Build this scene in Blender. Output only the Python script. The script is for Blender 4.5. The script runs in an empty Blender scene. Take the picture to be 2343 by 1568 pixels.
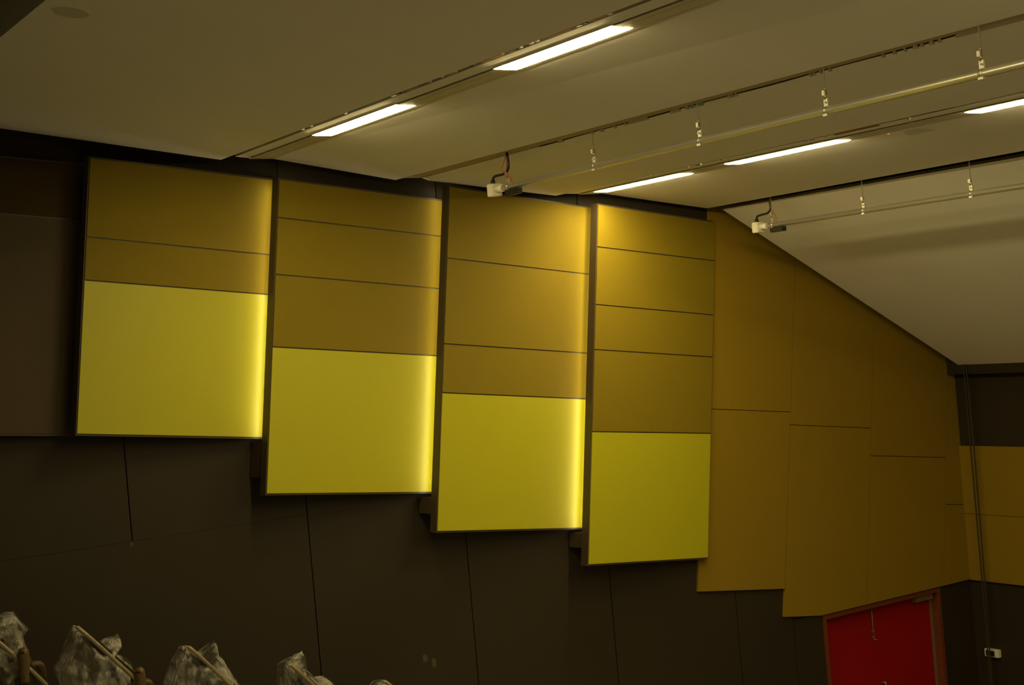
import bpy, bmesh, math, random
from mathutils import Vector, Matrix, noise

random.seed(7)
S = bpy.context.scene
COL = S.collection

# ------------------------------------------------------------------ camera, world, exposure
# x runs towards the front wall, y towards the left wall, z up (stage floor at 0)
YAW, PITCH, ROLL, FPX = 0.990707735, -0.00594485899, -0.0866574921, 3410.48
fw = Vector((math.cos(PITCH) * math.cos(YAW), math.cos(PITCH) * math.sin(YAW), math.sin(PITCH)))
r0 = Vector((math.sin(YAW), -math.cos(YAW), 0)); u0 = r0.cross(fw)
rt = math.cos(ROLL) * r0 + math.sin(ROLL) * u0
up = -math.sin(ROLL) * r0 + math.cos(ROLL) * u0
cd = bpy.data.cameras.new('camera'); cam = bpy.data.objects.new('camera', cd); COL.objects.link(cam)
cam.matrix_world = Matrix(((rt.x, up.x, -fw.x, 0), (rt.y, up.y, -fw.y, 0), (rt.z, up.z, -fw.z, 5.6), (0, 0, 0, 1)))
cd.sensor_fit = 'HORIZONTAL'; cd.sensor_width = 36.0; cd.lens = FPX * 36.0 / 2343.0
cd.clip_start = 0.05; cd.clip_end = 100
S.camera = cam
w = bpy.data.worlds.new('world'); S.world = w; w.use_nodes = True
w.node_tree.nodes['Background'].inputs[0].default_value = (0, 0, 0, 1)
w.node_tree.nodes['Background'].inputs[1].default_value = 0
S.view_settings.view_transform = 'Standard'; S.view_settings.look = 'None'
S.view_settings.gamma = 1.0; S.view_settings.exposure = 0.0
S.view_settings.use_curve_mapping = False
S.cycles.max_bounces = 10; S.cycles.diffuse_bounces = 7; S.cycles.glossy_bounces = 4
S.cycles.transparent_max_bounces = 12
S.cycles.sample_clamp_indirect = 6.0
S.cycles.use_denoising = True
LAMP = ((1.0, 0.80, 0.36), 61.0)
LAMP_FAR = ((1.0, 0.80, 0.36), 75.0)       # colour and strength of the recessed lamps
LED = ((1.0, 0.84, 0.46), 20.0)        # light strips behind the raised panels

# ------------------------------------------------------------------ materials
def mat(name, col, rough=0.6, metal=0.0, var=0.0, vscale=3.0, bump=0.0, bscale=60.0, spec=0.4, stretch=None):
    m = bpy.data.materials.new(name); m.use_nodes = True
    nt = m.node_tree; b = nt.nodes['Principled BSDF']
    b.inputs['Base Color'].default_value = (*col, 1)
    b.inputs['Roughness'].default_value = rough; b.inputs['Metallic'].default_value = metal
    b.inputs['Specular IOR Level'].default_value = spec
    if var or bump:
        tc = nt.nodes.new('ShaderNodeTexCoord'); mp = nt.nodes.new('ShaderNodeMapping')
        nt.links.new(tc.outputs['Object'], mp.inputs[0])
        if stretch: mp.inputs['Scale'].default_value = stretch
    if var:
        n = nt.nodes.new('ShaderNodeTexNoise'); n.inputs['Scale'].default_value = vscale; n.inputs['Detail'].default_value = 5
        nt.links.new(mp.outputs[0], n.inputs[0])
        mx = nt.nodes.new('ShaderNodeMix'); mx.data_type = 'RGBA'
        mx.inputs[6].default_value = (*[c * (1 - var) for c in col], 1)
        mx.inputs[7].default_value = (*[min(1, c * (1 + var)) for c in col], 1)
        nt.links.new(n.outputs[0], mx.inputs[0]); nt.links.new(mx.outputs[2], b.inputs['Base Color'])
    if bump:
        n2 = nt.nodes.new('ShaderNodeTexNoise'); n2.inputs['Scale'].default_value = bscale; n2.inputs['Detail'].default_value = 3
        nt.links.new(mp.outputs[0], n2.inputs[0])
        bp = nt.nodes.new('ShaderNodeBump'); bp.inputs['Strength'].default_value = bump; bp.inputs['Distance'].default_value = 0.01
        nt.links.new(n2.outputs[0], bp.inputs['Height']); nt.links.new(bp.outputs[0], b.inputs['Normal'])
    return m

def emis(name, col, strength):
    m = bpy.data.materials.new(name); m.use_nodes = True
    b = m.node_tree.nodes['Principled BSDF']
    b.inputs['Base Color'].default_value = (0.8, 0.8, 0.8, 1)
    b.inputs['Emission Color'].default_value = (*col, 1); b.inputs['Emission Strength'].default_value = strength
    return m

M = dict(
    ceil=mat('white_plaster', (0.84, 0.82, 0.76), 0.75, var=0.03, vscale=1.5, bump=0.05, bscale=20),
    ceil_back=mat('grey_lining', (0.42, 0.34, 0.20), 0.8, var=0.15, vscale=4),
    dark=mat('dark_brown_board', (0.031, 0.023, 0.012), 0.62, var=0.18, vscale=1.2, bump=0.06, bscale=40, spec=0.3),
    back=mat('black_backing', (0.02, 0.016, 0.012), 0.9),
    frame=mat('brown_metal_frame', (0.075, 0.055, 0.032), 0.45, var=0.06, spec=0.4),
    lime=mat('lime_yellow_board', (0.465, 0.44, 0.014), 0.42, var=0.015, vscale=2, bump=0.03, bscale=90, spec=0.45),
    ochre=mat('ochre_woven_fabric', (0.228, 0.166, 0.0075), 0.75, var=0.05, vscale=3, bump=0.25, bscale=350, spec=0.2),
    ochre2=mat('mustard_woven_fabric', (0.27, 0.175, 0.010), 0.8, var=0.05, vscale=2, bump=0.25, bscale=300, spec=0.2),
    brownfab=mat('brown_woven_fabric', (0.055, 0.038, 0.010), 0.85, var=0.1, vscale=3, bump=0.2, bscale=300, spec=0.15),
    greyfab=mat('taupe_board', (0.075, 0.055, 0.030), 0.7, var=0.12, vscale=2, bump=0.1, bscale=200, spec=0.25),
    galv=mat('galvanised_steel', (0.92, 0.91, 0.86), 0.30, 0.80, var=0.07, vscale=25, stretch=(1, 0.15, 1)),
    steel=mat('zinc_fitting', (0.60, 0.58, 0.50), 0.42, 0.8, var=0.1, vscale=60),
    white=mat('white_plastic', (0.85, 0.82, 0.72), 0.4),
    black=mat('black_plastic', (0.02, 0.018, 0.015), 0.45),
    red=mat('red_wire', (0.65, 0.06, 0.02), 0.45),
    door=mat('red_door_paint', (0.33, 0.004, 0.003), 0.5, var=0.06, vscale=1.5, bump=0.03, bscale=30, spec=0.3),
    wood=mat('stained_timber', (0.17, 0.042, 0.012), 0.5, var=0.25, vscale=5, stretch=(8, 8, 0.6), bump=0.1, bscale=30),
    closer=mat('dull_metal', (0.34, 0.28, 0.17), 0.45, 0.6),
    insul=mat('orange_insulation', (0.62, 0.38, 0.19), 0.9, var=0.2, vscale=20),
    teal=mat('teal_foil', (0.45, 0.75, 0.72), 0.3, 0.4),
    cord=mat('dark_cord', (0.045, 0.032, 0.018), 0.8),
    tan=mat('tan_vinyl', (0.11, 0.068, 0.024), 0.45, var=0.1),
    floor=mat('grey_carpet', (0.30, 0.28, 0.25), 0.95, var=0.2, vscale=20, bump=0.3, bscale=200),
    channel=mat('shade_toned_cover', (0.60, 0.55, 0.42), 0.5, var=0.05),  # colour darker than the ceiling, standing in for a recessed channel's shade
    pale=mat('pale_board', (0.34, 0.31, 0.24), 0.8, var=0.1),
    film=mat('film_covered_trim', (0.26, 0.21, 0.12), 0.25, var=0.3, vscale=12, bump=0.5, bscale=25, spec=0.7),
    led_red=emis('red_indicator', (1, 0.05, 0.03), 3.0),
    lamp=emis('lit_diffuser', *LAMP), lamp_far=emis('lit_diffuser_far', *LAMP_FAR), led=emis('lit_strip', *LED),
)
# crumpled translucent polythene
pm = bpy.data.materials.new('clear_polythene'); pm.use_nodes = True
nt = pm.node_tree; b = nt.nodes['Principled BSDF']; out = nt.nodes['Material Output']
b.inputs['Base Color'].default_value = (0.62, 0.60, 0.54, 1); b.inputs['Roughness'].default_value = 0.14
b.inputs['Specular IOR Level'].default_value = 0.9
nz = nt.nodes.new('ShaderNodeTexNoise'); nz.inputs['Scale'].default_value = 9; nz.inputs['Detail'].default_value = 6
nz.inputs['Distortion'].default_value = 0.8
bp = nt.nodes.new('ShaderNodeBump'); bp.inputs['Strength'].default_value = 1.0; bp.inputs['Distance'].default_value = 0.06
nt.links.new(nz.outputs[0], bp.inputs['Height']); nt.links.new(bp.outputs[0], b.inputs['Normal'])
tr = nt.nodes.new('ShaderNodeBsdfTransparent'); mx = nt.nodes.new('ShaderNodeMixShader')
fac = nt.nodes.new('ShaderNodeMapRange'); fac.inputs[1].default_value = 0.40; fac.inputs[2].default_value = 0.62
fac.inputs[3].default_value = 0.05; fac.inputs[4].default_value = 0.72
nz2 = nt.nodes.new('ShaderNodeTexNoise'); nz2.inputs['Scale'].default_value = 5
nt.links.new(nz2.outputs[0], fac.inputs[0]); nt.links.new(fac.outputs[0], mx.inputs[0])
nt.links.new(tr.outputs[0], mx.inputs[1]); nt.links.new(b.outputs[0], mx.inputs[2]); nt.links.new(mx.outputs[0], out.inputs[0])
M['poly'] = pm

# ------------------------------------------------------------------ helpers
class MB:
    def __init__(self): self.bm = bmesh.new()
    def box(self, x0, x1, y0, y1, z0, z1, bev=0.0):
        g = bmesh.ops.create_cube(self.bm, size=1)
        for v in g['verts']:
            v.co = Vector(((x0 + x1) / 2 + v.co.x * (x1 - x0), (y0 + y1) / 2 + v.co.y * (y1 - y0), (z0 + z1) / 2 + v.co.z * (z1 - z0)))
        if bev:
            es = list({e for v in g['verts'] for e in v.link_edges})
            bmesh.ops.bevel(self.bm, geom=es, offset=bev, segments=2, affect='EDGES')
        return self
    def loft(self, A, B):
        """closed solid between two matching polygons of 3D points"""
        a = [self.bm.verts.new(p) for p in A]; b = [self.bm.verts.new(p) for p in B]; n = len(a)
        self.bm.faces.new(a[::-1]); self.bm.faces.new(b)
        for i in range(n): self.bm.faces.new((a[i], a[(i + 1) % n], b[(i + 1) % n], b[i]))
        return self
    def prism_y(self, poly, y0, y1):
        return self.loft([(x, y0, z) for x, z in poly], [(x, y1, z) for x, z in poly])
    def tube(self, pts, r, seg=12, closed=False):
        pts = [Vector(p) for p in pts]; rings = []
        ref = Vector((0, 0, 1))
        for i, p in enumerate(pts):
            t = (pts[min(i + 1, len(pts) - 1)] - pts[max(i - 1, 0)]).normalized()
            rf = ref if abs(t.dot(ref)) < 0.95 else Vector((1, 0, 0))
            s = t.cross(rf).normalized(); q = s.cross(t)
            rr = r[i] if isinstance(r, (list, tuple)) else r
            rings.append([self.bm.verts.new(p + rr * (math.cos(2 * math.pi * k / seg) * s + math.sin(2 * math.pi * k / seg) * q)) for k in range(seg)])
        for a, b in zip(rings, rings[1:]):
            for k in range(seg):
                f = self.bm.faces.new((a[k], a[(k + 1) % seg], b[(k + 1) % seg], b[k])); f.smooth = True
        self.bm.faces.new(rings[0][::-1]); self.bm.faces.new(rings[-1])
        return self
    def ball(self, c, rx, ry, rz, seg=16):
        g = bmesh.ops.create_uvsphere(self.bm, u_segments=seg, v_segments=seg // 2 + 2, radius=1)
        for v in g['verts']:
            v.co = Vector((c[0] + v.co.x * rx, c[1] + v.co.y * ry, c[2] + v.co.z * rz))
            for f in v.link_faces: f.smooth = True
        return self

def obj(name, mb, m, parent=None):
    bmesh.ops.recalc_face_normals(mb.bm, faces=mb.bm.faces)
    me = bpy.data.meshes.new(name); mb.bm.to_mesh(me); mb.bm.free()
    me.materials.append(M[m]); o = bpy.data.objects.new(name, me); COL.objects.link(o)
    if parent is not None: o.parent = parent
    return o

def tag(o, label=None, cat=None, group=None, kind=None):
    if label: o['label'] = label
    if cat: o['category'] = cat
    if group: o['group'] = group
    if kind: o['kind'] = kind
    return o

def struct(name, mb, m, label=None):
    o = obj(name, mb, m); o['kind'] = 'structure'
    if label: o['label'] = label
    return o

def empty(name, loc=(0, 0, 0), rot=None):
    o = bpy.data.objects.new(name, None); COL.objects.link(o)
    if rot is not None: o.matrix_world = Matrix.Translation(loc) @ rot.to_4x4()
    else: o.location = loc
    o.empty_display_size = 0.1
    return o

def catmull(P, n=6):
    P = [Vector(p) for p in P]; o = []
    for i in range(len(P) - 1):
        a, b, c, d = P[max(i - 1, 0)], P[i], P[i + 1], P[min(i + 2, len(P) - 1)]
        for k in range(n):
            t = k / n
            o.append(0.5 * (2 * b + (c - a) * t + (2 * a - 5 * b + 4 * c - d) * t * t + (3 * b - a - 3 * c + d) * t ** 3))
    return o + [P[-1]]

def inset(poly, d):
    """shrink a polygon by d (either winding)"""
    n = len(poly); ar = sum(poly[i][0] * poly[(i + 1) % n][1] - poly[(i + 1) % n][0] * poly[i][1] for i in range(n))
    s = 1 if ar > 0 else -1; L = []
    for i in range(n):
        x0, y0 = poly[i]; x1, y1 = poly[(i + 1) % n]; dx, dy = x1 - x0, y1 - y0; l = math.hypot(dx, dy)
        nx, ny = -dy / l * s, dx / l * s
        L.append((nx, ny, nx * x0 + ny * y0 + d))
    o = []
    for i in range(n):
        a1, b1, c1 = L[i - 1]; a2, b2, c2 = L[i]; D = a1 * b2 - a2 * b1
        if abs(D) < 1e-6: o.append((poly[i][0] + a2 * d, poly[i][1] + b2 * d))
        else: o.append(((c1 * b2 - c2 * b1) / D, (a1 * c2 - a2 * c1) / D))
    return o

WY = 12.0            # face of the left wall
FX = 14.08           # face of the front wall
YR = -5.0            # right wall
XB = -3.0            # rear wall
ROOF = 8.4

# ------------------------------------------------------------------ setting
# raked floor
def step_z(k): return max(0.0, 2.72 - 0.3 * (k - 2))
poly = [(XB - 0.2, -0.2), (FX + 0.1, -0.2), (FX + 0.1, 0.0)]
k = 11
while True:
    x0 = 3.6 + 0.82 * (k - 2) - 0.41
    poly.append((max(x0, XB - 0.2), step_z(k)))
    if x0 <= XB - 0.2: break
    poly.append((x0, step_z(k - 1))); k -= 1
cl = []
for p in poly:
    if not cl or (abs(cl[-1][0] - p[0]) + abs(cl[-1][1] - p[1])) > 1e-5: cl.append(p)
struct('floor', MB().prism_y(cl, YR - 0.1, WY + 0.25), 'floor', 'carpeted raked floor stepping down to the front')

# left wall: dark boards with open joints over a black backing, door opening at the front end
m = MB(); G = 0.005
def wb(x0, x1, z0, z1): m.box(x0 + G, x1 - G, WY, WY + 0.03, z0 + G, z1 - G)
for a, b_ in ((XB, -0.75), (-0.75, 0.85), (0.85, 2.42), (2.42, 3.985), (3.985, 5.565)): wb(a, b_, 4.167, ROOF)
m.box(XB, 5.565 - G, WY, WY + 0.03, 0, 4.170)
for a, b_ in ((5.565, 7.16), (7.16, 8.78), (8.78, 10.4)): wb(a, b_, -0.01, ROOF)
wb(11.19, 11.621, -0.01, 2.24); wb(13.531, FX, -0.01, 2.24)
wb(10.4, 11.19, -0.01, ROOF); wb(11.19, FX, 2.24, ROOF)
wl = struct('wall_left', m, 'dark', 'dark brown boarded side wall')
m = MB(); m.box(XB, 11.616, WY + 0.03, WY + 0.25, 0, ROOF).box(13.536, FX + 0.1, WY + 0.03, WY + 0.25, 0, ROOF).box(11.616, 13.536, WY + 0.03, WY + 0.25, 2.22, ROOF).box(11.5, 13.7, WY + 0.25, WY + 0.3, 0, 2.4)
obj('backing', m, 'back', wl)
# white smudge and chipped corner left on the boards
sm = MB()
for cx_, cz_, rx_, rz_ in ((6.61, 2.70, 0.035, 0.05), (6.70, 2.64, 0.03, 0.06), (3.975, 4.15, 0.018, 0.03)):
    ring = [(cx_ + rx_ * math.cos(t) * (0.8 + 0.3 * noise.noise((cx_, t, 3))), cz_ + rz_ * math.sin(t) * (0.8 + 0.3 * noise.noise((t, cz_, 5)))) for t in [i * math.pi / 8 for i in range(16)]]
    sm.prism_y(ring, WY - 0.0015, WY + 0.001)
M['smudge'] = mat('dust_smudge', (0.075, 0.06, 0.035), 0.9, var=0.4, vscale=40)
obj('smudge', sm, 'smudge', wl)

m = MB().box(FX, FX + 0.25, YR - 0.1, WY + 0.25, 0, ROOF)
wf = struct('wall_front', m, 'dark', 'dark brown front wall behind the ochre boards')
struct('wall_right', MB().box(XB - 0.1, FX + 0.25, YR - 0.2, YR, 0, ROOF), 'pale', 'side wall across the hall')
struct('wall_rear', MB().box(XB - 0.2, XB, YR - 0.2, WY + 0.25, 0, ROOF), 'pale', 'rear wall')
struct('trim_1', MB().box(13.95, FX, YR, WY - 0.031, 4.668, 5.2), 'dark', 'dark bulkhead under the lower end of the sloping ceiling')

# ceiling: separate white panels with slots between them
YN, YF = -4.9, 11.8
def edge(x_far, x_slope): return lambda y: x_far + x_slope * (YF - y)
def cpiece(prof_far, skews, m_='ceil', label=None):
    """prof_far: (x,z) at the left-wall end; skews: change of x per metre away from that wall"""
    A = [(x, YF, z) for x, z in prof_far]
    B = [(x + s * (YF - YN), YN, z) for (x, z), s in zip(prof_far, skews)]
    return struct('ceiling', MB().loft(A, B), m_, label)
c1 = [(2.48, 7.635), (4.965, 7.274), (4.965, 7.31), (2.52, 7.665), (2.52, 7.95), (2.48, 7.95)]
cpiece(c1, [0, 0.001, 0.001, 0, 0, 0], label='widest white ceiling panel at the left')
s2, s3e = 0.028, 0.012
c2 = [(5.10, 7.345), (5.10, 7.301), (5.21, 7.289), (5.44, 7.280), (6.629, 7.077), (6.629, 7.115), (5.44, 7.318), (5.12, 7.345)]
cpiece(c2, [0.0, 0.0, 0.0, 0.0, s2, s2, 0, 0], label='white ceiling panel holding the nearer row of lamps')
c3 = [(6.905, 7.115), (6.905, 7.090), (6.99, 7.064), (8.387, 6.896), (8.387, 6.93), (7.15, 7.10), (6.92, 7.115)]
cpiece(c3, [s3e, s3e, s3e, -0.016, -0.016, s3e, s3e], label='white ceiling panel between the two lamp rows')
c4 = [(8.505, 6.950), (8.505, 6.914), (8.63, 6.911), (8.96, 6.904), (10.295, 6.723), (10.295, 6.76), (8.96, 6.945), (8.52, 6.95)]
cpiece(c4, [-0.006, -0.006, -0.006, -0.004, -0.014, -0.014, -0.004, -0.006], label='white ceiling panel holding the farther row of lamps')
c5 = [(10.50, 6.74), (10.522, 6.712), (10.60, 6.665), (13.96, 4.775), (13.96, 4.83), (10.53, 6.75)]
cpiece([(10.545, 6.737), (10.50, 6.707), (13.96, 4.774), (13.96, 4.83)], [0.006, 0.006, 0, 0], label='steep white ceiling panel sloping down to the front wall')
c0 = [(XB, 8.25), (2.1, 7.68), (2.1, 7.72), (XB, 8.3)]
cpiece(c0, [0, 0, 0, 0], label='white ceiling panel above the rear seats')
struct('ceiling', MB().box(XB - 0.2, FX + 0.25, YR - 0.2, WY + 0.25, ROOF, ROOF + 0.2), 'back', 'dark roof deck above the ceiling panels')
# linings that close the slots from above
struct('trim_2', MB().box(5.085, 5.10, YN, YF, 7.35, 7.75), 'ceil_back', 'brownish board seen inside the nearer lamp slot')
struct('trim_3', MB().loft([(6.715, YF, 7.094), (6.885, YF, 7.094), (6.885, YF, 7.116), (6.715, YF, 7.116)], [(6.715 + s3e * 16.7, YN, 7.094), (6.885 + s3e * 16.7, YN, 7.094), (6.885 + s3e * 16.7, YN, 7.116), (6.715 + s3e * 16.7, YN, 7.116)]), 'ceil_back', 'brownish board closing the slot over the long nearer pole')
# raised cover strips in the two lamp channels
m = MB()
for a, b_ in ((5.216, 5.272), (5.277, 5.392), (5.397, 5.436)): m.box(a, b_, YN, YF - 0.02, 7.2765, 7.2815)
struct('trim_4', m, 'channel', 'shade-toned cover strips between the nearer lamps')
m = MB()
for a, b_ in ((8.645, 8.705), (8.710, 8.835), (8.840, 8.895)): m.box(a, b_, YN, YF - 0.02, 6.9000, 6.9045)
struct('trim_5', m, 'channel', 'shade-toned cover strips between the farther lamps')

# ------------------------------------------------------------------ ochre wall cladding
def clad(poly, label, group='ochre boards on the side wall'):
    o = obj('wall_board', MB().prism_y(inset(poly, 0.0035), WY - 0.03, WY), 'ochre2')
    return tag(o, label, 'wall board', group)
def sx(x, z, s, zz): return x + s * (zz - z)
s1 = lambda z: sx(11.033, 2.296, 0.1606, z)
s2_ = lambda z: sx(12.297, 2.21, 0.1558, z)
s3_ = lambda z: sx(13.574, 2.211, 0.1584, z)
le = lambda z: sx(9.871, 2.766, 0.15, z)
clad([(le(4.645), 4.645), (s1(4.485), 4.485), (s1(7.3), 7.3), (le(7.3), 7.3)], 'tall ochre wall board right beside the tallest raised panel, upper one')
clad([(9.871, 2.766), (s1(2.595), 2.595), (s1(4.485), 4.485), (le(4.645), 4.645)], 'ochre wall board with its bottom edge just below the tallest raised panel')
clad([(s1(4.347), 4.347), (s2_(4.177), 4.177), (s2_(6.2), 6.2), (s1(7.3), 7.3)], 'ochre wall board meeting the sloping ceiling, second column from the raised panels')
clad([(11.033, 2.296), (11.586, 2.214), (12.297, 2.214), (s2_(4.177), 4.177), (s1(4.347), 4.347)], 'ochre wall board over the left half of the red door')
clad([(s2_(3.868), 3.868), (s3_(3.698), 3.698), (s3_(5.4), 5.4), (s2_(6.2), 6.2)], 'ochre wall board meeting the sloping ceiling, nearest the dark bulkhead')
clad([(s2_(2.214), 2.214), (s3_(2.214), 2.214), (s3_(3.698), 3.698), (s2_(3.868), 3.868)], 'ochre wall board over the right half of the red door')
clad([(s3_(3.154), 3.154), (14.079, 3.105), (14.079, 5.0), (s3_(5.0), 5.0)], 'narrow ochre wall board in the room corner, upper one')
clad([(s3_(2.214), 2.214), (14.079, 2.214), (14.079, 3.105), (s3_(3.154), 3.154)], 'narrow ochre wall board in the room corner, lower one')
for z0, z1, lb in ((3.006, 3.81, 'upper ochre board on the front wall behind the hanging cords'), (2.212, 3.0, 'lower ochre board on the front wall behind the hanging cords')):
    tag(obj('wall_board', MB().box(14.04, FX, 6.0, WY - 0.031, z0, z1), 'ochre2'), lb, 'wall board', 'ochre boards on the front wall')

# ------------------------------------------------------------------ raised acoustic panels
PYAW, PTILT = math.radians(7.0), math.radians(7.7)
h = Vector((math.cos(PYAW), math.sin(PYAW), 0)); z_ = Vector((0, 0, 1))
A_ = h * math.cos(PTILT) - z_ * math.sin(PTILT); B_ = h * math.sin(PTILT) + z_ * math.cos(PTILT); N_ = A_.cross(B_)
PROT = Matrix((A_, B_, N_)).transposed()
def lerp(a, b, t): return a + (b - a) * t
def panel(origin, quad, joints, mats, ext, depth_r, label, bracket=None, led=None):
    """quad: TL,TR,BR,BL in the panel's own plane; joints: (v_left, v_right) from the top down"""
    t = empty('acoustic_panel', origin, PROT); tag(t, label, 'acoustic panel', 'raised panels on the side wall')
    (tlu, tlv), (tru, trv), (bru, brv), (blu, blv) = quad
    L = lambda v: lerp(blu, tlu, (v - blv) / (tlv - blv)); R = lambda v: lerp(bru, tru, (v - brv) / (trv - brv)) + ext
    sl = lambda vl, vr: vr + (vr - vl) / (tru - tlu) * ext
    tr2, br2 = (tru + ext, sl(tlv, trv)), (bru + ext, sl(blv, brv))
    q = [(tlu, tlv), tr2, br2, (blu, blv)]
    fr = inset(q, -0.011)
    dep = [0.10, depth_r, depth_r, 0.10]
    m = MB().loft([(x, y, -0.009) for x, y in fr], [(x, y, -d) for (x, y), d in zip(fr, dep)])
    obj('frame', m, 'frame', t)
    vs = [(tlv, tr2[1])] + [(a, sl(a, b)) for a, b in joints] + [(blv, br2[1])]
    for i in range(len(vs) - 1):
        (a0, b0), (a1, b1) = vs[i], vs[i + 1]; g = 0.0058
        p = [(L(a0), a0 - g), (R(b0), b0 - g), (R(b1), b1 + g), (L(a1), a1 + g)]
        nm = 'plain_board' if i == len(vs) - 2 else 'fabric_board'
        o = obj(nm, MB().loft([(x, y, 0.0) for x, y in p], [(x, y, -0.0095) for x, y in p]), mats[0] if nm == 'fabric_board' else mats[1], t)
        if nm == 'plain_board' and mats[1] == 'lime': o['label'] = 'smooth lime yellow board'
    # battens carrying the box off the wall
    for vv in (0.55, tlv - 0.45):
        obj('batten', MB().box(0.35, 0.45, vv, vv + 0.3, -0.235, -0.09), 'back', t)
    if bracket: obj('bracket', MB().box(0.0, 0.10, bracket[0], bracket[1], -0.285, -0.098), 'frame', t)
    if led: obj('light_strip', MB().loft([(L(led[0]) + a, led[0], b) for a, b in ((0.045, -0.120), (0.055, -0.120), (0.055, -0.101), (0.045, -0.101))], [(L(led[1]) + a, led[1], b) for a, b in ((0.045, -0.120), (0.055, -0.120), (0.055, -0.101), (0.045, -0.101))]), 'led', t)
    return t
PAN = [
 ((1.918, 11.714, 5.290), [(-0.06, 2.125), (1.636, 2.219), (1.631, 0.03), (0.0, 0.0)], [(1.70, 1.764)], 'dark unlit raised panel at the far left, mostly taupe'),
 ((3.523, 11.710, 5.107), [(0.022, 2.210), (1.685, 2.259), (1.656, 0.011), (0.0, 0.0)], [(1.568, 1.597), (1.223, 1.25)], 'widest yellow raised panel, leftmost of the four lit ones'),
 ((5.072, 11.698, 4.430), [(0.034, 2.695), (1.755, 2.731), (1.718, 0.014), (0.0, 0.0)], [(2.361, 2.392), (1.869, 1.9), (1.247, 1.273)], 'yellow raised panel second from the left of the four lit ones'),
 ((6.685, 11.691, 3.877), [(0.064, 3.162), (1.798, 3.181), (1.739, 0.004), (0.0, 0.0)], [(2.494, 2.512), (1.704, 1.723), (1.256, 1.27)], 'yellow raised panel third from the left, behind the white junction box'),
 ((8.323, 11.693, 3.316), [(0.075, 3.52), (1.772, 3.545), (1.682, 0.019), (0.0, 0.0)], [(3.098, 3.129), (2.527, 2.553), (2.084, 2.109), (1.283, 1.308)], 'tallest yellow raised panel, split into five boards, rightmost of the row'),
]
BR = [None, None, (0.137, 0.43), (0.155, 0.42), (0.157, 0.43)]
def vof(i, z, u=0.05):
    """height along the panel edge of panel i at which the world height is z"""
    return (z - PAN[i][0][2] - A_.z * u) / B_.z
for i, (o_, q_, j_, lb) in enumerate(PAN):
    led = None
    if i >= 2:
        po, pq = PAN[i - 1][0], PAN[i - 1][1]
        zb = po[2] + A_.z * pq[2][0] + B_.z * pq[2][1]; zt = po[2] + A_.z * pq[1][0] + B_.z * pq[1][1]
        led = (vof(i, zb) - 0.03, min(vof(i, zt) + 0.10, q_[0][1] - 0.02)); BR[i] = (BR[i][0], led[0] - 0.012)
    panel(o_, q_, j_, ('ochre', 'lime') if i else ('brownfab', 'greyfab'), 0.0 if i == 4 else 0.05, 0.045 if i == 4 else 0.062, lb, BR[i], led)

# ------------------------------------------------------------------ recessed lamps
def lamp(xc, w_, y0, y1, z, label, mt='lamp'):
    t = empty('ceiling_light', (xc, (y0 + y1) / 2, z)); tag(t, label, 'ceiling light', 'recessed strip lamps in the ceiling slots')
    L = (y1 - y0) / 2; hw = w_ / 2
    obj('housing', MB().box(-hw - 0.004, hw + 0.004, -L - 0.004, L + 0.004, 0.0, 0.012), 'white', t)
    # diffuser lens with chamfered ends and edges
    c, e = 0.012, 0.03
    top = [(-hw, -L, 0), (hw, -L, 0), (hw, L, 0), (-hw, L, 0)]
    bot = [(-hw + c, -L + e, -0.009), (hw - c, -L + e, -0.009), (hw - c, L - e, -0.009), (-hw + c, L - e, -0.009)]
    obj('diffuser', MB().loft(top, bot), mt, t)
    return t
ZA, ZB = 7.2790, 6.9020
for y0, y1, lb in ((9.16, 10.52, 'glowing strip lamp in the nearer row, end nearest the panelled wall'), (6.64, 7.88, 'longest looking glowing strip lamp, in the nearer row over the middle of the hall'),
                   (3.95, 5.25, 'strip lamp in the nearer row beyond the top edge of view'), (1.35, 2.65, 'strip lamp in the nearer row far over the right side'), (-1.25, 0.05, 'strip lamp in the nearer row closest to the right wall')):
    lamp(5.285, 0.165, y0, y1, ZA, lb)
for y0, y1, lb in ((10.29, 11.60, 'glowing strip lamp in the farther row, just above the tallest raised panel'), (8.36, 9.70, 'glowing strip lamp in the middle of the farther row'),
                   (5.80, 7.11, 'glowing strip lamp in the farther row cut by the right edge of view'), (3.2, 4.5, 'strip lamp in the farther row outside the view'), (0.6, 1.9, 'strip lamp in the farther row over the right side')):
    lamp(8.775, 0.17, y0, y1, ZB, lb, 'lamp_far')

# round ceiling speakers / grilles
def grille(x, y, z, r, slope, label):
    t = empty('ceiling_speaker', (x, y, z)); t.rotation_euler = (0, slope, 0)
    tag(t, label, 'ceiling speaker')
    obj('rim', MB().tube([(0, 0, 0.004), (0, 0, -0.004)], [r, r * 0.985], 40), 'ceil', t)
    obj('grille', MB().tube([(0, 0, -0.003), (0, 0, -0.0055)], r * 0.93, 40), 'greyfab' if False else 'ceil_grille', t)
M['ceil_grille'] = mat('ceiling_grille', (0.70, 0.67, 0.60), 0.8, bump=0.6, bscale=300)
def zc(prof0, prof1, x): return lerp(prof0[1], prof1[1], (x - prof0[0]) / (prof1[0] - prof0[0]))
grille(2.66, 8.26, zc((2.48, 7.635), (4.965, 7.274), 2.66), 0.105, math.atan(0.145), 'round grille in the widest ceiling panel, top left')
grille(9.10, 7.86, zc((8.96, 6.908), (10.20, 6.723), 9.10) - 0.002, 0.14, math.atan(0.14), 'round grille in the ceiling panel beside the farther lamp row')
t = empty('smoke_detector', (8.93, 8.02, 6.902)); tag(t, 'tiny white device with a red indicator in the farther lamp channel', 'detector')
obj('housing', MB().box(-0.025, 0.025, -0.10, 0.10, -0.004, 0.012, 0.003), 'white', t)
obj('indicator', MB().ball((0, 0.02, -0.004), 0.008, 0.008, 0.004, 8), 'led_red', t)

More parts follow.
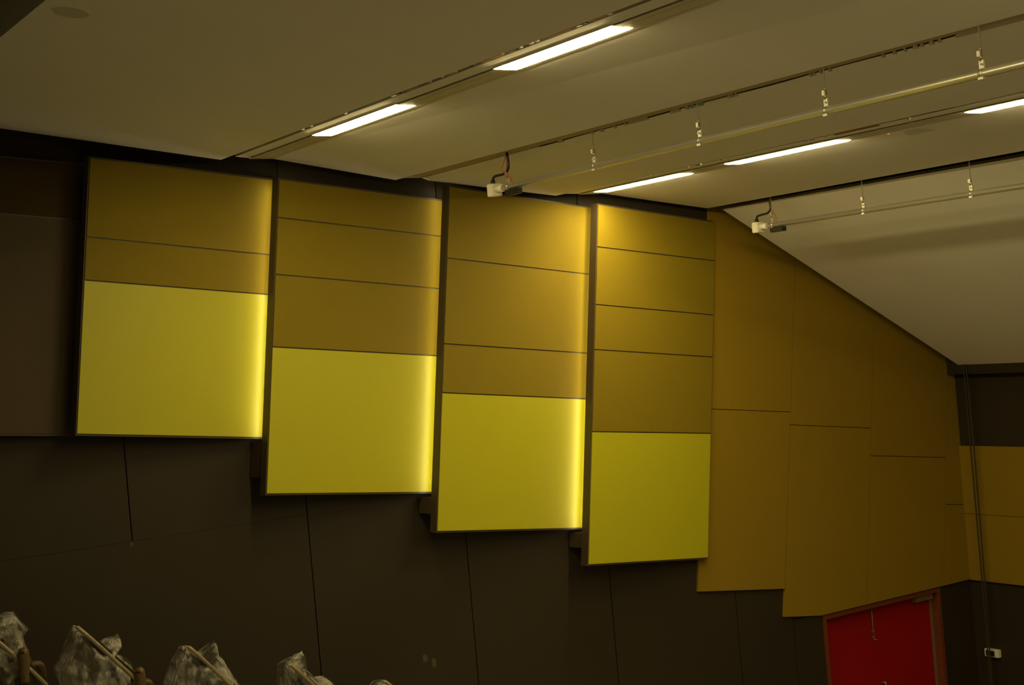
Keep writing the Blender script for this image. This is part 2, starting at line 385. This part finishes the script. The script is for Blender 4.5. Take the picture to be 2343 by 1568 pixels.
# ------------------------------------------------------------------ bits visible in the slots
def bits(name, x, z, items, base_label, cat, skew=0.0):
    t = empty(name, (x, 9.0, z)); tag(t, base_label, cat)
    for (y, ln, kind) in items:
        xx = skew * (YF - y)
        mt = {'o': 'insul', 'w': 'white', 't': 'teal', 'b': 'black', 'm': 'white'}[kind]  # white on clips and plates stands in for glints of steel
        nm = {'o': 'insulation_offcut', 'w': 'cable_clip', 't': 'foil_tag', 'b': 'dark_packer', 'm': 'fixing_plate'}[kind]
        obj(nm, MB().box(xx - 0.010, xx + 0.010, y - 9.0 - ln / 2, y - 9.0 + ln / 2, -0.002, 0.022), mt, t)
    ys = [i[0] for i in items]
    obj('cable', MB().tube([(skew * (YF - y), y - 9.0, 0.018 + 0.003 * math.sin(y * 5)) for y in [max(ys) + 0.3 - i * 0.1 for i in range(int((max(ys) - min(ys) + 0.9) / 0.1))]], 0.005, 6), 'black', t)
    return t
bits('slot_cable', 5.028, 7.288, [(10.32, .02, 'w'), (10.17, .02, 'w'), (9.6, .02, 'w'), (11.09, .03, 'o'), (8.87, .06, 't'), (8.80, .03, 'b'), (8.62, .12, 'o'), (8.38, .02, 'w'), (8.22, .015, 'w'), (8.11, .13, 'o'),
      (7.85, .05, 'b'), (7.62, .25, 'o'), (7.40, .05, 'b'), (7.30, .02, 'w'), (7.19, .025, 'w'), (7.13, .025, 'w'), (6.90, .22, 'o'), (6.71, .04, 't'), (6.65, .03, 'b'), (6.57, .06, 'o'), (6.49, .07, 'o'), (6.42, .03, 'w')],
     'cable with clips and orange insulation offcuts along the nearer lamp slot', 'cable')
bits('slot_cable', 6.892, 7.074, [(9.60, .06, 'm'), (9.18, .015, 'w'), (9.06, .02, 'w'), (8.90, .015, 'w'), (8.77, .015, 'w'), (8.62, .22, 'm'), (8.20, .10, 'w'), (8.07, .03, 'w'), (8.01, .03, 't'), (7.93, .06, 't'),
      (7.63, .012, 'w'), (7.60, .012, 'w'), (7.56, .012, 'w'), (6.86, .012, 'w'), (6.83, .012, 'w'), (6.77, .012, 'w'), (6.69, .012, 'w'), (6.25, .02, 'w'), (6.16, .02, 'w'), (6.08, .015, 'w'), (6.0, .03, 'w'), (5.95, .02, 'w'),
      (5.88, .03, 'w'), (5.82, .02, 'w'), (5.55, .3, 'w'), (5.3, .2, 'w')],
     'cable with shiny clips along the slot over the nearer pole', 'cable', s3e)
bits('slot_cable', 8.452, 6.900, [(10.47, .02, 'm'), (10.42, .02, 'm'), (9.88, .015, 'w'), (9.74, .06, 't'), (9.43, .015, 'o'), (8.43, .03, 'm'), (8.38, .04, 'm'), (8.23, .012, 'w'), (7.9, .45, 'o'), (7.39, .02, 'm')],
     'cable with a beige strip along the farther lamp slot', 'cable', -0.004)
t = bits('slot_cable', 10.42, 6.86, [(9.2, .02, 'w'), (8.95, .03, 't'), (8.85, .02, 'w'), (8.3, .015, 'w'), (9.6, .015, 'w')], 'cable inside the dark slot over the farther pole', 'cable')

# ------------------------------------------------------------------ hanging poles for stage lights
def pole(x, z, y_end, hang_ys, z_slot, label, cable, wire, boxy):
    t = empty('lighting_bar', (x, y_end, z)); tag(t, label, 'lighting bar', 'galvanised poles hung below the ceiling')
    P = lambda p: (p[0] - x, p[1] - y_end, p[2] - z)
    obj('tube', MB().tube([(0, 0.0, 0), (0, YR + 1.2 - y_end, 0)], 0.0265, 28), 'galv', t)
    obj('coupling', MB().tube([(0, 0.03, 0), (0, -0.065, 0)], 0.031, 20), 'white', t)
    jb = obj('junction_box', MB().box(-0.05, 0.05, 0.03, 0.115, -0.055, 0.05, 0.006), 'white', t)
    obj('lid_screw', MB().ball((-0.05, 0.10, -0.045), 0.003, 0.004, 0.004, 8), 'steel', jb)
    obj('lid_screw', MB().ball((-0.05, 0.045, 0.04), 0.003, 0.004, 0.004, 8), 'steel', jb)
    obj('socket', MB().box(-0.03, 0.03, -0.30, -0.12, -0.075, -0.028, 0.004), 'black', t)
    obj('cable_gland', MB().tube([(0, 0.085, 0.05), (0, 0.085, 0.085)], [0.022, 0.017], 12), 'black', t)
    obj('power_cable', MB().tube(catmull([P(p) for p in cable]), 0.0105, 10), 'black', t)
    obj('earth_wire', MB().tube(catmull([P(p) for p in wire]), 0.0038, 8), 'red', t)
    for y in hang_ys:
        yy = y - y_end; hs = z_slot - z
        c = obj('clamp', MB().tube([(0, yy - 0.015, 0), (0, yy + 0.015, 0)], 0.0285, 20).box(-0.006, 0.006, yy - 0.016, yy + 0.016, 0.02, 0.075)
                .tube([(-0.02, yy, 0.052), (0.022, yy, 0.052)], 0.006, 8).box(-0.022, -0.014, yy - 0.018, yy + 0.018, -0.034, -0.02), 'steel', t)
        r = obj('hanger_rod', MB().tube([(0, yy, 0.12), (0, yy, hs)], 0.0042, 8), 'steel', t)
        obj('swivel', MB().tube([(-0.008, yy + 0.002, 0.07), (0.004, yy + 0.006, 0.085), (0, yy, 0.098)], [0.008, 0.011, 0.008], 8).box(-0.014, 0.014, yy - 0.004, yy + 0.022, 0.095, 0.128, 0.003).ball((0, yy, 0.137), 0.008, 0.008, 0.008, 10), 'steel', r)
    return t
pole(6.82, 5.6 + 1.212, 10.40, [10.26, 9.052, 7.825, 6.62, 5.426, 4.2, 3.0, 1.8, 0.6, -0.6, -1.8], 7.35,
     'long galvanised pole under the ceiling, nearer of the two',
     [(6.82, 10.236, 7.3), (6.82, 10.236, 7.1), (6.82, 10.229, 7.008), (6.82, 10.236, 6.962), (6.82, 10.275, 6.932), (6.82, 10.342, 6.923), (6.82, 10.41, 6.924), (6.82, 10.46, 6.92), (6.82, 10.482, 6.90), (6.82, 10.485, 6.862)],
     [(6.83, 10.25, 7.1), (6.80, 10.285, 6.99), (6.79, 10.288, 6.95), (6.82, 10.25, 6.912), (6.82, 10.215, 6.876), (6.82, 10.191, 6.83)], None)
pole(10.40, 5.6 + 0.855, 11.10, [10.96, 9.736, 8.493, 7.25, 6.0, 4.8, 3.6, 2.4, 1.2, 0.0, -1.2], 6.95,
     'long galvanised pole before the steep ceiling panel, farther of the two',
     [(10.40, 10.978, 6.9), (10.40, 10.978, 6.72), (10.40, 10.97, 6.631), (10.40, 10.985, 6.60), (10.40, 11.03, 6.578), (10.40, 11.10, 6.574), (10.40, 11.16, 6.567), (10.40, 11.183, 6.55), (10.40, 11.185, 6.51)],
     [(10.40, 10.972, 6.66), (10.40, 10.96, 6.616), (10.40, 10.923, 6.56), (10.40, 10.908, 6.52), (10.40, 10.914, 6.475)], None)

# ------------------------------------------------------------------ red double door
t = empty('door_1', (12.576, WY, 0)); t['kind'] = 'structure'; t['label'] = 'red double door in a reddish timber frame'
X0, X1, ZT = 11.622 - 12.576, 13.530 - 12.576, 2.206
jamb = MB().box(X0, X0 + 0.05, -0.012, 0.20, 0, ZT).box(X1 - 0.05, X1, -0.012, 0.20, 0, ZT)
obj('jamb', jamb, 'wood', t)
obj('head', MB().box(X0 + 0.05, X1 - 0.05, -0.012, 0.20, ZT - 0.05, ZT), 'wood', t)
mid = 12.50 - 12.576
obj('door_leaf', MB().box(X0 + 0.052, mid - 0.0015, 0.10, 0.145, 0.01, ZT - 0.053), 'door', t)
lf = obj('door_leaf', MB().box(mid + 0.0015, X1 - 0.085, 0.10, 0.145, 0.01, ZT - 0.053), 'door', t)
obj('edge_strip', MB().box(X1 - 0.083, X1 - 0.052, 0.085, 0.14, 0.01, ZT - 0.055), 'closer', t)
obj('door_closer', MB().box(X1 - 0.37, X1 - 0.084, 0.03, 0.10, ZT - 0.125, ZT - 0.058, 0.004), 'closer', t)
obj('bolt', MB().tube([(mid - 0.02, 0.088, ZT - 0.06), (mid - 0.02, 0.088, ZT - 0.44)], 0.008, 10).box(mid - 0.035, mid - 0.005, 0.08, 0.10, ZT - 0.35, ZT - 0.33)
    .box(mid - 0.033, mid - 0.007, 0.08, 0.10, ZT - 0.42, ZT - 0.40).tube([(mid - 0.02, 0.085, ZT - 0.435), (mid + 0.012, 0.07, ZT - 0.44)], 0.007, 8), 'closer', t)
obj('pull_handle', MB().tube(catmull([(mid + 0.07, 0.10, 1.26), (mid + 0.07, 0.06, 1.265), (mid + 0.07, 0.05, 1.24), (mid + 0.07, 0.05, 0.98), (mid + 0.07, 0.06, 0.955), (mid + 0.07, 0.10, 0.96)]), 0.012, 10), 'closer', t)

# ------------------------------------------------------------------ cords and wall box at the front wall
o = obj('hanging_cord', MB().tube([(13.938, 11.710, 4.784), (13.938, 11.708, 3.833), (13.938, 11.706, 2.267), (13.938, 11.716, 0.853), (13.938, 11.716, 0.004)], 0.0085, 10).ball((13.938, 11.710, 4.509), 0.014, 0.014, 0.022), 'cord')
tag(o, 'left one of two thin dark cords hanging by the corner', 'cord', 'cords hanging from the steep ceiling panel')
o = obj('hanging_cord', MB().tube([(13.938, 11.672, 4.784), (13.938, 11.661, 3.833), (13.938, 11.668, 2.267), (13.938, 11.679, 1.610), (13.938, 11.687, 1.055), (13.938, 11.691, 0.004)], 0.0085, 10).ball((13.938, 11.666, 4.530), 0.012, 0.012, 0.016), 'cord')
tag(o, 'right one of two thin dark cords, running down past the white wall box', 'cord', 'cords hanging from the steep ceiling panel')
t = empty('wall_socket', (FX, 11.735, 1.366)); tag(t, 'small white box with a dark face on the front wall behind the cord', 'socket')
obj('box', MB().box(-0.055, 0.0, -0.10, 0.10, -0.045, 0.045, 0.004), 'white', t)
obj('face', MB().box(-0.058, -0.05, -0.045, 0.078, -0.036, 0.030), 'black', t)

# ------------------------------------------------------------------ plastic-wrapped seats
def inside(p, poly):
    x, y = p; c = False; n = len(poly)
    for i in range(n):
        x0, y0 = poly[i]; x1, y1 = poly[(i + 1) % n]
        if (y0 > y) != (y1 > y) and x < (x1 - x0) * (y - y0) / (y1 - y0) + x0: c = not c
    return c
def nearest(p, poly):
    best = (9, p); n = len(poly)
    for i in range(n):
        ax, ay = poly[i]; bx, by = poly[(i + 1) % n]; dx, dy = bx - ax, by - ay
        t = max(0, min(1, ((p[0] - ax) * dx + (p[1] - ay) * dy) / (dx * dx + dy * dy)))
        q = (ax + dx * t, ay + dy * t); d = math.hypot(p[0] - q[0], p[1] - q[1])
        if d < best[0]: best = (d, q)
    return best
def sheet(poly, hw, seed, cell=0.018):
    """crumpled closed plastic bag around a side profile, hw = half width across the seat"""
    bm = bmesh.new(); xs = [p[0] for p in poly]; ys = [p[1] for p in poly]
    nx = int((max(xs) - min(xs)) / cell) + 3; ny = int((max(ys) - min(ys)) / cell) + 3
    x0, y0 = min(xs) - cell, min(ys) - cell; V = {}
    for i in range(nx + 1):
        for j in range(ny + 1):
            p = (x0 + i * cell, y0 + j * cell); ins = inside(p, poly); d, q = nearest(p, poly)
            if not ins and d > cell * 0.75: continue
            if d < cell * 0.5 or not ins: p = q; d = 0
            wd = hw * min(1.0, d / 0.10) ** 0.55
            cr = 0.045 * noise.noise((p[0] * 7 + seed, p[1] * 7, 1)) + 0.028 * abs(noise.noise((p[0] * 17, p[1] * 17 + seed, 2))) + 0.012 * noise.noise((p[0] * 40, p[1] * 40, seed))
            e = min(1, d / 0.05)
            a = bm.verts.new((p[0], -wd - cr * e, p[1]))
            b = bm.verts.new((p[0], wd + cr * e, p[1])) if d > 0 else a
            V[i, j] = (a, b)
    for (i, j), (a, b) in list(V.items()):
        K = [(i, j), (i + 1, j), (i + 1, j + 1), (i, j + 1)]
        if all(k in V for k in K):
            for s in (0, 1):
                vs = [V[k][s] for k in K]
                if s: vs = vs[::-1]
                if s and all(V[k][0] is V[k][1] for k in K): continue
                try: bm.faces.new(vs).smooth = True
                except ValueError: pass
    loose = [v for v in bm.verts if not v.link_faces]
    bmesh.ops.delete(bm, geom=loose, context='VERTS')
    r = MB(); r.bm.free(); r.bm = bm
    return r

def dup(root, loc, label):
    r = root.copy(); COL.objects.link(r); r.location = loc; r['label'] = label
    for ch in list(root.children):
        c = ch.copy(); COL.objects.link(c); c.parent = r
        for g in ch.children:
            d = g.copy(); COL.objects.link(d); d.parent = c
    return r
YS = 11.1
seat = empty('auditorium_seat', (3.18, YS, 2.72))
tag(seat, '', 'seat', 'folding seats down the raked floor')
q = MB()
bar = [(0.09, 0.90), (0.115, 0.905), (0.14, 0.88), (0.33, 0.66), (0.60, 0.33), (0.56, 0.30), (0.29, 0.63), (0.11, 0.86)]
obj('backrest', MB().loft([(x, -0.21, z) for x, z in bar], [(x, 0.21, z) for x, z in bar]), 'black', seat)
obj('rim', MB().tube(catmull([(-0.078, -0.27, 1.048), (-0.045, -0.275, 1.032), (0.01, -0.285, 0.972), (0.12, -0.29, 0.845), (0.25, -0.29, 0.69), (0.40, -0.29, 0.515), (0.52, -0.28, 0.365)]), [0.008] * 6 + [0.016] * 31, 10), 'film', seat)
obj('seat_cushion', MB().box(0.26, 0.46, -0.22, 0.22, 0.36, 0.60, 0.045), 'tan', seat)
obj('armrest', MB().tube(catmull([(0.36, -0.31, 0.42), (0.365, -0.31, 0.56), (0.365, -0.31, 0.62), (0.37, -0.31, 0.635), (0.375, -0.31, 0.62), (0.375, -0.31, 0.56), (0.36, -0.31, 0.46)]), 0.036, 12), 'tan', seat)
obj('armrest', MB().tube(catmull([(0.50, 0.31, 0.36), (0.56, 0.31, 0.405), (0.62, 0.31, 0.41), (0.645, 0.31, 0.385), (0.65, 0.31, 0.32), (0.64, 0.31, 0.25)]), 0.034, 12), 'tan', seat)
for yy in (-0.29, 0.27):
    obj('leg', MB().box(0.30, 0.42, yy - 0.02, yy + 0.02, 0.0, 0.46, 0.008).box(0.20, 0.52, yy - 0.025, yy + 0.025, 0.0, 0.03, 0.006), 'black', seat)
seats = [seat]
step = lambda k: (3.18 + 0.82 * (k - 2), YS, 2.72 - 0.3 * (k - 2))
LB = {1: 'wrapped seat on the highest visible step, cut by the left edge of view', 2: 'wrapped seat second from the left, with two brown armrests showing', 3: 'wrapped seat in the middle of the five, below the first yellow panel',
      4: 'wrapped seat fourth from the left, below the joint in the dark wall', 5: 'wrapped seat on the lowest visible step, only its top in view'}
seat['label'] = LB[2]
for k in (1, 3, 4, 5): seats.append(dup(seat, step(k), LB[k]))
low = [(0.44, 0.2), (0.05, 0.12), (-0.06, 0.35)]
OUT = {
    1: [(-0.02, 0.98), (0.10, 0.93), (0.25, 0.86), (0.31, 0.884), (0.351, 0.893), (0.403, 0.884), (0.46, 0.80), (0.497, 0.75), (0.476, 0.721), (0.453, 0.703), (0.475, 0.62), (0.484, 0.588), (0.484, 0.486), (0.471, 0.441)] + low,
    2: [(0.0, 1.007), (0.05, 0.95), (0.085, 0.937), (0.115, 0.90), (0.18, 0.849), (0.23, 0.867), (0.30, 0.872), (0.333, 0.885), (0.342, 0.80), (0.30, 0.745), (0.36, 0.71), (0.405, 0.665), (0.412, 0.60), (0.43, 0.50)] + low + [(-0.13, 0.60), (-0.165, 0.704), (-0.08, 0.84)],
    3: [(0.012, 1.011), (0.06, 0.955), (0.109, 0.915), (0.15, 0.934), (0.21, 0.965), (0.268, 0.998), (0.276, 0.89), (0.31, 0.85), (0.33, 0.80), (0.40, 0.68), (0.46, 0.56), (0.48, 0.45)] + low + [(-0.19, 0.60), (-0.16, 0.76), (-0.08, 0.90)],
    4: [(-0.019, 1.008), (0.053, 1.030), (0.12, 1.045), (0.178, 1.075), (0.180, 0.935), (0.235, 0.880), (0.26, 0.845), (0.34, 0.84), (0.42, 0.77), (0.47, 0.66), (0.48, 0.45)] + low + [(-0.06, 0.70), (-0.035, 0.86)],
    5: [(-0.036, 0.975), (0.0, 1.0), (0.045, 1.006), (0.093, 0.988), (0.142, 0.941), (0.25, 0.84), (0.36, 0.72), (0.43, 0.6), (0.46, 0.42)] + low + [(-0.10, 0.70), (-0.09, 0.86)],
}
PL = {1: 'crumpled clear plastic over the seat at the left edge', 2: 'crumpled clear plastic with a sharp peak over the second seat from the left', 3: 'crumpled clear plastic with two pointed tips over the middle seat',
      4: 'crumpled clear plastic with a tall thin tip over the fourth seat', 5: 'crumpled clear plastic arc just showing at the bottom of view'}
for k in (1, 2, 3, 4, 5):
    o = obj('plastic_cover', sheet(OUT[k], 0.235, k * 3.7), 'poly'); o.location = step(k)
    tag(o, PL[k], 'plastic cover', 'plastic covers over the seats')
